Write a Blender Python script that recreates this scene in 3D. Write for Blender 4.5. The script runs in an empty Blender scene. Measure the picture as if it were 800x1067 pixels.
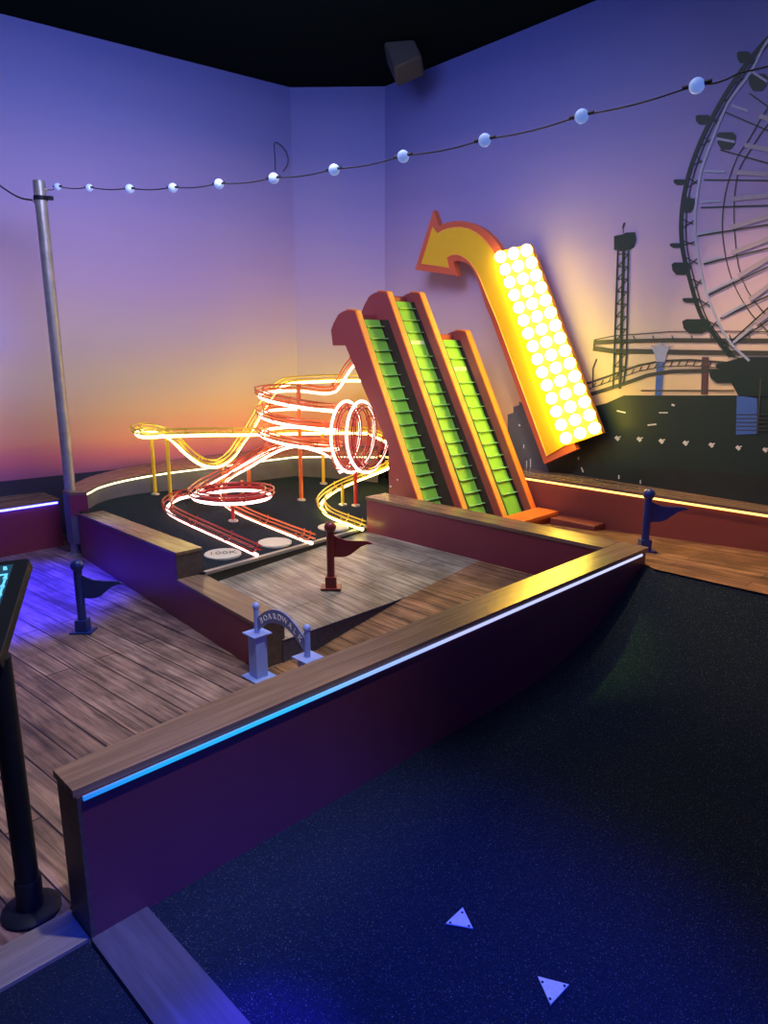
import bpy, math, random
from mathutils import Vector, Matrix
random.seed(4)
R=math.radians
C=bpy.context.scene.collection
PI=math.pi
# ---------------------------------------------------------------- survey: world x = along the near barrier, y = up the lanes, z = up
F=748.0; TH=R(13.2); YA=R(44.8); EYE=1.6
sa,ca=math.sin(YA),math.cos(YA)
def ray(px,py):
    x=(px-400)/F; y=-(py-533.5)/F
    f=math.cos(TH)+y*math.sin(TH); z=y*math.cos(TH)-math.sin(TH)
    return Vector((x*ca+f*sa, -x*sa+f*ca, z))
EYEP=Vector((0,0,EYE))
def Z(px,py,z=0.0):
    r=ray(px,py); return EYEP+r*((z-EYE)/r.z)
def onu(px,py,u):
    r=ray(px,py); return EYEP+r*(u/r.x)
def onv(px,py,v):
    r=ray(px,py); return EYEP+r*(v/r.y)
def online(px,py,p,q):
    nx,ny=-(q[1]-p[1]),q[0]-p[0]; r=ray(px,py)
    return EYEP+r*((nx*p[0]+ny*p[1])/(nx*r.x+ny*r.y))
def surf(px,py,f,z=.3):
    for _ in range(25):
        q=Z(px,py,z); z=f(q.x,q.y)
    return q
def above(px,py,q):            # height on the vertical line through q seen at row py
    fw=q.x*sa+q.y*ca; r=ray(px,py); return EYE+r.z*fw/(r.x*sa+r.y*ca)
RIGHT=Vector((ca,-sa,0)); FWD=Vector((sa,ca,0))

# ---------------------------------------------------------------- materials
def mat(name): 
    m=bpy.data.materials.new(name); m.use_nodes=True
    nt=m.node_tree; b=nt.nodes['Principled BSDF']; return m,nt,b
def N(nt,t,**k):
    n=nt.nodes.new(t)
    for a,v in k.items(): setattr(n,a,v)
    return n
def plain(name,col,rough=.5,metal=0,var=.12,scale=30,spec=.5,bump=0):
    m,nt,b=mat(name)
    tc=N(nt,'ShaderNodeTexCoord'); no=N(nt,'ShaderNodeTexNoise'); no.inputs['Scale'].default_value=scale; no.inputs['Detail'].default_value=4
    nt.links.new(tc.outputs['Object'],no.inputs['Vector'])
    mx=N(nt,'ShaderNodeMix',data_type='RGBA'); 
    mx.inputs[6].default_value=tuple(c*(1-var) for c in col)+(1,); mx.inputs[7].default_value=tuple(min(1,c*(1+var)) for c in col)+(1,)
    nt.links.new(no.outputs['Fac'],mx.inputs[0]); nt.links.new(mx.outputs[2],b.inputs['Base Color'])
    b.inputs['Roughness'].default_value=rough; b.inputs['Metallic'].default_value=metal
    b.inputs['Specular IOR Level'].default_value=spec
    if bump:
        bp=N(nt,'ShaderNodeBump'); bp.inputs['Strength'].default_value=bump; bp.inputs['Distance'].default_value=.01
        nt.links.new(no.outputs['Fac'],bp.inputs['Height']); nt.links.new(bp.outputs['Normal'],b.inputs['Normal'])
    return m
def glow(name,col,st,base=None):
    m,nt,b=mat(name)
    b.inputs['Base Color'].default_value=(base or col)+(1,)
    b.inputs['Emission Color'].default_value=col+(1,); b.inputs['Emission Strength'].default_value=st
    return m
def planks(name,c1,c2,dark,width=.14,length=1.5,rough=.5,ang=0):
    m,nt,b=mat(name)
    tc=N(nt,'ShaderNodeTexCoord'); mp=N(nt,'ShaderNodeMapping'); mp.inputs['Rotation'].default_value=(0,0,R(90+ang))
    nt.links.new(tc.outputs['Object'],mp.inputs['Vector'])
    br=N(nt,'ShaderNodeTexBrick'); br.offset=.37; br.inputs['Scale'].default_value=1
    br.inputs['Brick Width'].default_value=length; br.inputs['Row Height'].default_value=width
    br.inputs['Mortar Size'].default_value=.004; br.inputs['Mortar Smooth'].default_value=.3; br.inputs['Bias'].default_value=0
    br.inputs['Color1'].default_value=c1+(1,); br.inputs['Color2'].default_value=c2+(1,); br.inputs['Mortar'].default_value=dark+(1,)
    nt.links.new(mp.outputs['Vector'],br.inputs['Vector'])
    m2=N(nt,'ShaderNodeMapping'); m2.inputs['Scale'].default_value=(2.2,38,10); nt.links.new(mp.outputs['Vector'],m2.inputs['Vector'])
    no=N(nt,'ShaderNodeTexNoise'); no.inputs['Scale'].default_value=1; no.inputs['Detail'].default_value=7; no.inputs['Roughness'].default_value=.65; no.inputs['Distortion'].default_value=.6
    nt.links.new(m2.outputs['Vector'],no.inputs['Vector'])
    n2=N(nt,'ShaderNodeTexNoise'); n2.inputs['Scale'].default_value=5; n2.inputs['Detail'].default_value=5; nt.links.new(mp.outputs['Vector'],n2.inputs['Vector'])
    cr=N(nt,'ShaderNodeValToRGB'); cr.color_ramp.elements[0].position=.36; cr.color_ramp.elements[0].color=(.35,.33,.32,1); cr.color_ramp.elements[1].position=.62; cr.color_ramp.elements[1].color=(1.25,1.22,1.2,1)
    nt.links.new(no.outputs['Fac'],cr.inputs['Fac'])
    c3=N(nt,'ShaderNodeValToRGB'); c3.color_ramp.elements[0].position=.35; c3.color_ramp.elements[0].color=(.6,.6,.6,1); c3.color_ramp.elements[1].position=.6; c3.color_ramp.elements[1].color=(1.1,1.1,1.1,1)
    nt.links.new(n2.outputs['Fac'],c3.inputs['Fac'])
    x=N(nt,'ShaderNodeMix',data_type='RGBA',blend_type='MULTIPLY'); x.inputs[0].default_value=1
    nt.links.new(br.outputs['Color'],x.inputs[6]); nt.links.new(cr.outputs['Color'],x.inputs[7])
    y=N(nt,'ShaderNodeMix',data_type='RGBA',blend_type='MULTIPLY'); y.inputs[0].default_value=1
    nt.links.new(x.outputs[2],y.inputs[6]); nt.links.new(c3.outputs['Color'],y.inputs[7])
    nt.links.new(y.outputs[2],b.inputs['Base Color'])
    b.inputs['Roughness'].default_value=rough; b.inputs['Specular IOR Level'].default_value=.35
    bp=N(nt,'ShaderNodeBump'); bp.inputs['Strength'].default_value=.35; bp.inputs['Distance'].default_value=.004
    nt.links.new(no.outputs['Fac'],bp.inputs['Height']); nt.links.new(bp.outputs['Normal'],b.inputs['Normal'])
    return m
def grain(name,c1,c2,axis='x',rough=.4):
    m,nt,b=mat(name)
    tc=N(nt,'ShaderNodeTexCoord'); mp=N(nt,'ShaderNodeMapping')
    mp.inputs['Scale'].default_value=(2,45,45) if axis=='x' else (45,2,45)
    nt.links.new(tc.outputs['Object'],mp.inputs['Vector'])
    no=N(nt,'ShaderNodeTexNoise'); no.inputs['Scale'].default_value=1; no.inputs['Detail'].default_value=6; no.inputs['Distortion'].default_value=.8
    nt.links.new(mp.outputs['Vector'],no.inputs['Vector'])
    cr=N(nt,'ShaderNodeValToRGB'); cr.color_ramp.elements[0].position=.35; cr.color_ramp.elements[0].color=c1+(1,); cr.color_ramp.elements[1].position=.68; cr.color_ramp.elements[1].color=c2+(1,)
    nt.links.new(no.outputs['Fac'],cr.inputs['Fac']); nt.links.new(cr.outputs['Color'],b.inputs['Base Color'])
    b.inputs['Roughness'].default_value=rough; b.inputs['Specular IOR Level'].default_value=.4
    return m
def carpet(name,c,speck,sc=260,thr=.70):
    m,nt,b=mat(name)
    tc=N(nt,'ShaderNodeTexCoord'); no=N(nt,'ShaderNodeTexNoise'); no.inputs['Scale'].default_value=sc; no.inputs['Detail'].default_value=2
    n2=N(nt,'ShaderNodeTexNoise'); n2.inputs['Scale'].default_value=110; n2.inputs['Detail'].default_value=3
    for q in (no,n2): nt.links.new(tc.outputs['Object'],q.inputs['Vector'])
    cr=N(nt,'ShaderNodeValToRGB'); cr.color_ramp.elements[0].position=thr; cr.color_ramp.elements[0].color=(0,0,0,1); cr.color_ramp.elements[1].position=thr+.04; cr.color_ramp.elements[1].color=(1,1,1,1)
    nt.links.new(no.outputs['Fac'],cr.inputs['Fac'])
    a=N(nt,'ShaderNodeMix',data_type='RGBA'); a.inputs[6].default_value=tuple(x*.45 for x in c)+(1,); a.inputs[7].default_value=tuple(x*1.6 for x in c)+(1,)
    nt.links.new(n2.outputs['Fac'],a.inputs[0])
    d=N(nt,'ShaderNodeMix',data_type='RGBA'); d.inputs[7].default_value=speck+(1,)
    nt.links.new(cr.outputs['Color'],d.inputs[0]); nt.links.new(a.outputs[2],d.inputs[6]); nt.links.new(d.outputs[2],b.inputs['Base Color'])
    b.inputs['Roughness'].default_value=.95; b.inputs['Specular IOR Level'].default_value=.15
    bp=N(nt,'ShaderNodeBump'); bp.inputs['Strength'].default_value=.9; bp.inputs['Distance'].default_value=.01
    nt.links.new(n2.outputs['Fac'],bp.inputs['Height']); nt.links.new(bp.outputs['Normal'],b.inputs['Normal'])
    return m
def mural(name):
    m,nt,b=mat(name)
    g=N(nt,'ShaderNodeNewGeometry'); sp=N(nt,'ShaderNodeSeparateXYZ'); nt.links.new(g.outputs['Position'],sp.inputs[0])
    no=N(nt,'ShaderNodeTexNoise'); no.inputs['Scale'].default_value=1.1; no.inputs['Detail'].default_value=4
    mp=N(nt,'ShaderNodeMapping'); mp.inputs['Scale'].default_value=(.4,.4,2.5); nt.links.new(g.outputs['Position'],mp.inputs['Vector']); nt.links.new(mp.outputs['Vector'],no.inputs['Vector'])
    mr=N(nt,'ShaderNodeMapRange'); mr.inputs['From Min'].default_value=0; mr.inputs['From Max'].default_value=4
    nt.links.new(sp.outputs['Z'],mr.inputs['Value'])
    ad=N(nt,'ShaderNodeMath',operation='MULTIPLY_ADD'); ad.inputs[1].default_value=.07; nt.links.new(no.outputs['Fac'],ad.inputs[0])
    sb=N(nt,'ShaderNodeMath',operation='SUBTRACT'); sb.inputs[1].default_value=.035
    nt.links.new(mr.outputs['Result'],ad.inputs[2]); nt.links.new(ad.outputs[0],sb.inputs[0])
    cr=N(nt,'ShaderNodeValToRGB'); e=cr.color_ramp.elements
    stops=MURAL
    e[0].position=stops[0][0]/4; e[0].color=stops[0][1]+(1,); e[1].position=stops[-1][0]/4; e[1].color=stops[-1][1]+(1,)
    for z,c in stops[1:-1]:
        q=e.new(z/4); q.color=c+(1,)
    nt.links.new(sb.outputs[0],cr.inputs['Fac'])
    # the sea printed along the foot of the sunset, with a crisp horizon
    sea=N(nt,'ShaderNodeMath',operation='LESS_THAN'); sea.inputs[1].default_value=.515; nt.links.new(sp.outputs['Z'],sea.inputs[0])
    mx=N(nt,'ShaderNodeMix',data_type='RGBA'); mx.inputs[7].default_value=(.035,.035,.06,1)
    nt.links.new(sea.outputs[0],mx.inputs[0]); nt.links.new(cr.outputs['Color'],mx.inputs[6]); nt.links.new(mx.outputs[2],b.inputs['Base Color'])
    b.inputs['Roughness'].default_value=.55; b.inputs['Specular IOR Level'].default_value=.25
    return m
MURAL=[(.5,(.36,.12,.22)),(.64,(.66,.18,.19)),(.80,(.82,.34,.17)),(1.02,(.80,.50,.22)),(1.35,(.74,.60,.34)),(1.7,(.64,.53,.48)),(2.1,(.52,.41,.56)),(2.7,(.33,.29,.55)),(3.4,(.14,.17,.44)),(3.95,(.07,.10,.34))]
M={}
M['sky']=mural('printed_sunset')
M['ceil']=plain('black_ceiling',(.0012,.0045,.006),.95,spec=.04)
M['deck']=planks('weathered_deck_boards',(.36,.25,.20),(.20,.135,.11),(.012,.008,.008),.125,1.7,.42,ang=-4.3)
M['deck2']=planks('grey_deck_boards',(.36,.33,.26),(.27,.24,.19),(.13,.11,.09),.13,1.3,.33)
M['deck3']=planks('brown_deck_boards',(.34,.19,.10),(.24,.13,.07),(.05,.03,.02),.11,1.2,.45)
M['capx']=grain('walnut_cap',(.15,.10,.065),(.25,.17,.115),'x',.24)
M['capy']=grain('walnut_cap_long',(.15,.095,.06),(.25,.17,.115),'y',.24)
M['capend']=grain('dark_end_grain',(.06,.045,.04),(.10,.075,.065),'y')
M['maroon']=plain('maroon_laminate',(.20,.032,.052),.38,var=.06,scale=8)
M['brick']=plain('brick_red_laminate',(.24,.055,.04),.45,var=.06,scale=8)
M['greyw']=plain('grey_scuffed_board',(.10,.10,.11),.7,var=.4,scale=7)
M['carpet']=carpet('navy_carpet',(.006,.014,.026),(.17,.20,.19),thr=.655)
M['turf']=carpet('charcoal_turf',(.006,.014,.022),(.07,.09,.10),170,.64)
M['blacktrim']=plain('black_riser',(.012,.016,.022),.6)
M['greytrim']=plain('grey_edge_trim',(.22,.21,.19),.35)
M['steel']=plain('galvanised_steel',(.33,.34,.31),.45,.55,var=.4,scale=14)
M['black']=plain('black_metal',(.008,.011,.018),.5,0,spec=.15)
M['cable']=plain('black_cable',(.02,.02,.02),.6)
M['redrail']=plain('red_rail',(.42,.035,.035),.28,.3)
M['orrail']=plain('orange_rail',(.72,.16,.04),.3,.3)
M['yerail']=plain('yellow_rail',(.75,.55,.06),.3,.3)
M['ypost']=plain('yellow_post',(.75,.52,.03),.35)
M['opost']=plain('orange_post',(.75,.17,.03),.35)
M['rpost']=plain('red_post',(.55,.03,.03),.35)
M['foot']=plain('steel_foot',(.5,.5,.5),.3,.8)
M['neonw']=glow('white_neon',(1.0,.66,.42),5)
M['neonr']=glow('rose_neon',(1.0,.58,.50),4.5)
M['neony']=glow('warm_neon',(1.0,.86,.22),10)
M['ledw']=glow('warm_led',(1.0,.56,.14),2.6)
M['ledy']=glow('pale_yellow_led',(1.0,.88,.45),4.5)
M['ledb']=glow('blue_led',(.045,.05,1.0),24)
M['ledc']=None
def ledramp():
    m,nt,b=mat('colour_shifting_led')
    tc=N(nt,'ShaderNodeTexCoord'); sp=N(nt,'ShaderNodeSeparateXYZ'); nt.links.new(tc.outputs['Generated'],sp.inputs[0])
    cr=N(nt,'ShaderNodeValToRGB'); e=cr.color_ramp.elements
    e[0].position=0; e[0].color=(.0,.16,.60,1); e[1].position=1; e[1].color=(.60,.62,.95,1)
    for p,c in ((.06,(.0,.30,.80,1)),(.22,(.01,.42,1,1)),(.32,(.22,.42,1,1)),(.48,(.45,.50,1,1))):
        q=e.new(p); q.color=c
    nt.links.new(sp.outputs['X'],cr.inputs['Fac']); nt.links.new(cr.outputs['Color'],b.inputs['Emission Color'])
    b.inputs['Base Color'].default_value=(.1,.1,.2,1); b.inputs['Emission Strength'].default_value=1.25; return m
M['ledc']=ledramp()
M['panelr']=plain('maroon_red_paint',(.30,.055,.05),.4,var=.08,scale=6)
M['edgeo']=plain('orange_paint',(.85,.19,.03),.35,var=.08,scale=20)
M['edgey']=plain('yellow_ply_edge',(.78,.50,.08),.4,var=.15,scale=20)
M['green']=plain('lime_belt',(.19,.50,.05),.5,var=.18,scale=9)
M['slat']=plain('green_slat',(.26,.58,.20),.25,var=.1)
M['dark']=plain('dark_brown_board',(.035,.018,.015),.6)
M['signo']=plain('sign_orange',(.62,.13,.05),.4,var=.05,scale=5)
M['signy']=plain('sign_yellow',(.80,.52,.015),.4,var=.06,scale=8)
M['signb']=plain('bulb_board_orange',(.85,.30,.05),.4)
M['bulby']=glow('marquee_bulb',(1.0,.80,.10),18)
M['globe']=glow('pale_blue_globe',(.22,.42,1.0),.42,(.50,.62,.95))
M['socket']=plain('black_socket',(.02,.02,.02),.5)
M['flagr']=plain('dark_red_flag_paint',(.17,.022,.02),.3)
M['flagb']=plain('deep_blue_flag_paint',(.012,.035,.19),.3)
M['arch']=plain('periwinkle_paint',(.24,.36,.88),.4,var=.05)
M['archd']=plain('blue_band_paint',(.17,.22,.46),.45,var=.05)
M['pale']=plain('pale_lettering',(.85,.88,.95),.5)
M['cream']=plain('cream_disc',(.55,.52,.40),.5,var=.08,scale=60)
M['ink']=plain('brown_ink',(.22,.17,.10),.6)
M['tri1']=plain('pale_grey_marker',(.62,.66,.72),.5,var=.2,scale=90)
M['tri2']=plain('pale_cream_marker',(.72,.72,.55),.5,var=.2,scale=90)
M['screen']=plain('teal_graphic',(.02,.10,.16),.3)
M['cyan']=glow('cyan_graphic',(.12,.55,.85),.8)
M['mgreen']=plain('mural_dark_green',(.012,.033,.029),.5,var=.1,scale=3)
M['mwater']=plain('mural_night_water',(.014,.024,.023),.5,var=.5,scale=5)
M['mcity']=plain('mural_slate_buildings',(.085,.10,.115),.5)
M['mblue']=plain('mural_blue',(.05,.14,.46),.5)
M['msteel']=plain('mural_pale_steel',(.34,.40,.55),.5)
M['mgrey']=plain('mural_hazy_spoke',(.36,.33,.40),.5)
M['mwhite']=plain('mural_lamp_white',(.75,.78,.70),.5)
M['mrail']=plain('mural_coaster',(.050,.060,.052),.5)
M['thr']=grain('grey_threshold',(.16,.14,.12),(.24,.22,.19),'x',.35)
M['thr2']=grain('slate_plank',(.055,.055,.075),(.085,.085,.115),'y',.4)

# ---------------------------------------------------------------- mesh helpers
class MB:
    def __init__(s): s.v=[]; s.f=[]
    def add(s,vs,fs):
        n=len(s.v); s.v+= [Vector(a) for a in vs]; s.f+=[tuple(i+n for i in f) for f in fs]; return s
    def box(s,a,b):
        x0,y0,z0=a; x1,y1,z1=b
        return s.add([(x0,y0,z0),(x1,y0,z0),(x1,y1,z0),(x0,y1,z0),(x0,y0,z1),(x1,y0,z1),(x1,y1,z1),(x0,y1,z1)],
            [(0,3,2,1),(4,5,6,7),(0,1,5,4),(1,2,6,5),(2,3,7,6),(3,0,4,7)])
    def hexa(s,bot,top):
        return s.add(list(bot)+list(top),[(0,3,2,1),(4,5,6,7),(0,1,5,4),(1,2,6,5),(2,3,7,6),(3,0,4,7)])
    def prism(s,pts,off):
        pts=[Vector(p) for p in pts]; off=Vector(off); n=len(pts)
        return s.add(pts+[p+off for p in pts],[tuple(range(n))[::-1],tuple(range(n,2*n))]+[(i,(i+1)%n,(i+1)%n+n,i+n) for i in range(n)])
    def tube(s,path,r,n=8,cap=True,closed=False):
        path=[Vector(p) for p in path]; m=len(path); rings=[]
        T=[]
        for i in range(m):
            a=path[(i-1)%m] if closed or i>0 else path[i]; b=path[(i+1)%m] if closed or i<m-1 else path[i]
            T.append((b-a).normalized())
        up=Vector((0,0,1))
        if abs(T[0].z)>.95: up=Vector((1,0,0))
        nrm=(up-T[0]*up.dot(T[0])).normalized()
        base=len(s.v)
        for i in range(m):
            nrm=(nrm-T[i]*nrm.dot(T[i])).normalized(); bn=T[i].cross(nrm)
            rr=r[i] if isinstance(r,(list,tuple)) else r
            for k in range(n):
                a=2*PI*k/n; s.v.append(path[i]+(nrm*math.cos(a)+bn*math.sin(a))*rr)
        for i in range(m if closed else m-1):
            for k in range(n):
                a=base+i*n+k; b=base+i*n+(k+1)%n; j=(i+1)%m
                s.f.append((a,b,base+j*n+(k+1)%n,base+j*n+k))
        if cap and not closed:
            s.f.append(tuple(base+k for k in range(n))[::-1]); s.f.append(tuple(base+(m-1)*n+k for k in range(n)))
        return s
    def lathe(s,c,prof,n=24):
        c=Vector(c); base=len(s.v); m=len(prof)
        for r,z in prof:
            for k in range(n): a=2*PI*k/n; s.v.append(c+Vector((r*math.cos(a),r*math.sin(a),z)))
        for i in range(m-1):
            for k in range(n): s.f.append((base+i*n+k,base+i*n+(k+1)%n,base+(i+1)*n+(k+1)%n,base+(i+1)*n+k))
        s.f.append(tuple(base+k for k in range(n))[::-1]); s.f.append(tuple(base+(m-1)*n+k for k in range(n)))
        return s
    def ball(s,c,r,n=16,m=10):
        return s.lathe(c,[(max(1e-4,r*math.sin(PI*i/m)),-r*math.cos(PI*i/m)) for i in range(m+1)],n)
    def grid(s,fn,nu,nv):
        base=len(s.v)
        for i in range(nu+1):
            for j in range(nv+1): s.v.append(Vector(fn(i/nu,j/nv)))
        for i in range(nu):
            for j in range(nv):
                a=base+i*(nv+1)+j; s.f.append((a,a+nv+1,a+nv+2,a+1))
        return s
ORG={}
def build(name,mb,m,parent=None,smooth=False,bevel=0,label=None,cat=None,group=None,kind=None):
    o0=ORG.get(parent.name,Vector()) if parent else Vector()
    me=bpy.data.meshes.new(name); me.from_pydata([v-o0 for v in mb.v],[],mb.f); me.validate()
    me.materials.append(M[m] if isinstance(m,str) else m)
    import bmesh
    bm=bmesh.new(); bm.from_mesh(me); bmesh.ops.recalc_face_normals(bm,faces=bm.faces); bm.to_mesh(me); bm.free()
    if smooth:
        for p in me.polygons: p.use_smooth=True
    o=bpy.data.objects.new(name,me); C.objects.link(o)
    if smooth:
        try: me.set_sharp_from_angle(angle=R(40))
        except Exception: pass
    if parent: o.parent=parent; ORG[o.name]=o0
    if bevel:
        b=o.modifiers.new('bevel','BEVEL'); b.width=bevel; b.segments=2; b.limit_method='ANGLE'; b.angle_limit=R(40)
    tag(o,label,cat,group,kind); return o
def tag(o,label=None,cat=None,group=None,kind=None):
    if label: o['label']=label
    if cat: o['category']=cat
    if group: o['group']=group
    if kind: o['kind']=kind
    return o
def thing(name,loc,label,cat,group=None):
    o=bpy.data.objects.new(name,None); C.objects.link(o); o.location=loc; o.empty_display_size=.05
    ORG[o.name]=Vector(loc); return tag(o,label,cat,group)
def struct(name,mb,m,**k): return build(name,mb,m,kind='structure',**k)
def smoothpath(pts,n=10):
    pts=[Vector(p) for p in pts]; P=[pts[0]*2-pts[1]]+pts+[pts[-1]*2-pts[-2]]; out=[]
    for i in range(1,len(P)-2):
        a,b,c,d=P[i-1],P[i],P[i+1],P[i+2]
        for k in range(n):
            t=k/n; out.append(.5*((2*b)+(c-a)*t+(2*a-5*b+4*c-d)*t*t+(3*b-a-3*c+d)*t**3))
    out.append(pts[-1]); return out

# ---------------------------------------------------------------- room
HC=3.95
cA,cB,cC,cD=[Z(*p,HC) for p in ((0,14),(302,91),(401,90),(622,0))]
def ext(p,q,t): return p+(q-p)*t
LW=ext(cB,cA,1.9); RW=ext(cC,cD,3.6)
def wallmb(p,q):
    d=(q-p).normalized(); n=Vector((-d.y,d.x,0))*.12
    if n.dot(Vector((3,3,0))-p)>0: n=-n
    a=[Vector((p.x,p.y,-.3)),Vector((q.x,q.y,-.3))]
    return MB().hexa([a[0],a[1],a[1]+n,a[0]+n],[a[0]+Vector((0,0,HC+.3)),a[1]+Vector((0,0,HC+.3)),a[1]+n+Vector((0,0,HC+.3)),a[0]+n+Vector((0,0,HC+.3))])
struct('wall_left',wallmb(LW,cB),'sky')
struct('wall_back',wallmb(cB,cC),'sky')
struct('wall_right',wallmb(cC,RW),'sky')
struct('ceiling',MB().prism([(-1.2,-3,HC),(7,-3,HC),(7,7.5,HC),(-1.2,7.5,HC)],(0,0,.15)),'ceil')
# floors
NB0,NB1=.60,3.77; NV0,NV1=1.73,1.905
def low(u):      # boards in the channel behind the near barrier climb to the far end
    if u<2.25: return 0
    if u<2.92: return .12*(u-2.25)/.67
    return .12+.08*(u-2.92)/.735
struct('floor',MB().box((-1.6,1.905,-.05),(1.93,6.4,0)).box((1.93,2.79,-.05),(2.3,6.4,0)).box((-1.6,1.87,-.05),(.60,1.905,0)),'deck')
m=MB()
def chan(a,b): u=1.93+a*(3.80-1.93); return (u,1.80+b*1.005,low(u)-.001)
m.grid(chan,34,2); m.grid(lambda a,b:(1.93+a*1.87,1.80+b*1.0,-.06),1,1)
struct('channel_deck',m,'deck3')
TU=[(2.12,3.66,.27),(3.735,3.92,.205)]
def T(u,v): return .27-.045*(u-2.12)+.05*(v-3.66)+.02*(u-2.12)*(v-3.66)
def vfront(u): return 3.66+(u-2.12)*.26/1.615
def dk(a,b):
    u=2.045+a*(3.70-2.045); v0=2.79; v1=vfront(u)+.05
    z0=.125 if u<2.92 else .12+.08*(u-2.92)/.735
    z1=.195+.0*a
    v=v0+b*(v1-v0); 
    z=z0+(z1-z0)*b; return (u,v,z)
m=MB(); m.grid(dk,30,12)
# visible riser under the front edge of the raised boards
n0=len(m.v)
struct('raised_deck',m,'deck2')
m=MB()
for i in range(30):
    pass
m.grid(lambda a,b:(2.045+a*.905,2.795,(.118)*(1-b)+(low(2.045+a*.905)-.01)*b),20,1)
m.grid(lambda a,b:(2.045+a*.905,2.788+b*.012,.1235),20,1)
struct('trim_1',m,'thr2')
# turf bed
m=MB()
m.grid(lambda a,b:(lambda u,v:(u,v,T(u,v)))(2.10+a*2.9, vfront(2.10+a*2.9)+b*(5.75-vfront(2.10+a*2.9))),30,30)
struct('turf_bed',m,'turf')
m=MB()
for (d0,d1,z0,z1,key) in (): pass
def edge(u,dz,dv): return (u,vfront(u)+dv,T(u,vfront(u))+dz)
us=[2.12+i*(3.735-2.12)/12 for i in range(13)]
m=MB()
for a,b in zip(us,us[1:]):
    m.hexa([edge(a,-.012,-.022),edge(b,-.012,-.022),edge(b,-.012,.012),edge(a,-.012,.012)],[edge(a,.006,-.022),edge(b,.006,-.022),edge(b,.006,.012),edge(a,.006,.012)])
struct('trim_2',m,'greytrim')
m=MB()
for a,b in zip(us,us[1:]):
    m.hexa([edge(a,-.16,-.012),edge(b,-.16,-.012),edge(b,-.16,.0),edge(a,-.16,.0)],[edge(a,-.012,-.012),edge(b,-.012,-.012),edge(b,-.012,.0),edge(a,-.012,.0)])
struct('turf_riser',m,'blacktrim')
# upper deck on the right
def D(u,v): return .37+((.265+.05*(2.39-max(v,-1)))-.37)*(u-3.78)/1.01
CR=lambda v:3.785   # carpet crest line
C0=lambda v:3.86 if v>1.74 else CR(v)
m=MB(); m.grid(lambda a,b:(lambda v:(lambda u:(u,v,D(u,v)))(C0(v)+a*(4.83-C0(v))) )(3.86-b*6.4),8,64)
m.grid(lambda a,b:(3.9+a*.8,3.8-b*6,0.0),1,1)
struct('upper_deck',m,'deck3')
# carpet
CP=[(-1.5,0),(2.45,0),(2.72,.010),(2.841,.022),(3.05,.06),(3.194,.097),(3.36,.16),(3.482,.209),(3.62,.28),(3.72,.33),(3.80,.366),(3.95,.372)]
def cz(u):
    for (a,x),(b,y) in zip(CP,CP[1:]):
        if u<=b: return x+(y-x)*max(0,(u-a))/(b-a)
    return CP[-1][1]
us=[.76+i*.5 for i in range(4)]+[2.45+i*.06 for i in range(23)]
m=MB()
def cf(a,b):
    v=1.745-b*5.2; u1=CR(v)+.015; u=.76+(u1-.76)*a; s=u/u1*3.79 if u>2.2 else u
    return (u,v,cz(s if u>2.2 else u)+ (D(u1,v)-D(3.79,1.73))*max(0,(s-2.4)/1.4 if u>2.4 else 0)+.003)
m.grid(cf,60,30)
m.grid(lambda a,b:(.76+a*2.9,1.745-b*5.2,-.05),1,1)
struct('carpet_fairway',m,'carpet',smooth=True)
struct('carpet_walkway',MB().box((-1.6,-3.4,-.05),(.587,1.742,.0)),'carpet')
struct('trim_3',MB().box((.592,-3.4,-.05),(.757,1.742,.012)),'thr2')
struct('trim_4',MB().box((-1.6,1.745,-.05),(.592,1.885,.010)),'thr',bevel=.003)

# ---------------------------------------------------------------- barriers
t=thing('low_barrier',(2.2,1.8,0),'long maroon low barrier in front, walnut cap and bright blue light strip','barrier')
M['maroon2']=plain('maroon_laminate_dimmed',(.115,.034,.055),.38,var=.06,scale=8)  # maroon laminate with the dim blue light mixed into its colour
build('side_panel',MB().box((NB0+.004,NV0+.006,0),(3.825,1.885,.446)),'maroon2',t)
build('end_board',MB().prism([(NB0-.006,NV0+.004,0),(NB0+.004,NV0+.004,0),(NB0+.004,1.875,0),(NB0-.006,1.868,0)],(0,0,.446)),'capend',t)
build('top_cap',MB().prism([(.588,1.740,.446),(3.85,1.732,.446),(3.85,1.903,.446),(1.2,1.908,.446),(.588,1.874,.446)],(0,0,.024)),'capx',t,bevel=.002)
build('light_strip',MB().box((NB0+.01,NV0-.002,.434),(3.77,NV0+.006,.4455)),'ledc',t)

t=thing('low_barrier',(3.76,3,0),'maroon low barrier meeting the front one at a corner, below the green ball lift','barrier')
build('side_panel',MB().box((3.660,1.915,0),(3.85,3.872,.446)),'maroon',t)
build('top_cap',MB().prism([(3.654,1.906,.446),(3.85,1.906,.446),(3.868,3.88,.446),(3.654,3.88,.446)],(0,0,.024)),'capy',t,bevel=.002)

# stepped barrier on the left, turned a few degrees
lp=lambda v:1.896+(v-2.838)*(2.106-1.896)/(5.62-2.838)
t=thing('stepped_barrier',(2.0,4,0),'maroon stepped barrier with wood caps between the dark turf and the left boardwalk','barrier')
def bar(v0,v1,z0,z1,zb=0,w=.165,o=0):
    return MB().hexa([(lp(v0)-o,v0,zb),(lp(v0)+w+o,v0,zb),(lp(v1)+w+o,v1,zb),(lp(v1)-o,v1,zb)],[(lp(v0)-o,v0,z0),(lp(v0)+w+o,v0,z0),(lp(v1)+w+o,v1,z1),(lp(v1)-o,v1,z1)])
sp=build('side_panel',bar(2.81,3.70,.237,.237),'maroon',t)
build('side_panel',bar(3.70,5.42,.402,.331),'maroon',t)
build('end_board',bar(2.80,2.81,.237,.237,w=.168,o=.002),'capend',t)
build('end_board',bar(3.685,3.70,.402,.402,zb=.257,w=.168,o=.002),'capend',t)
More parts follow.
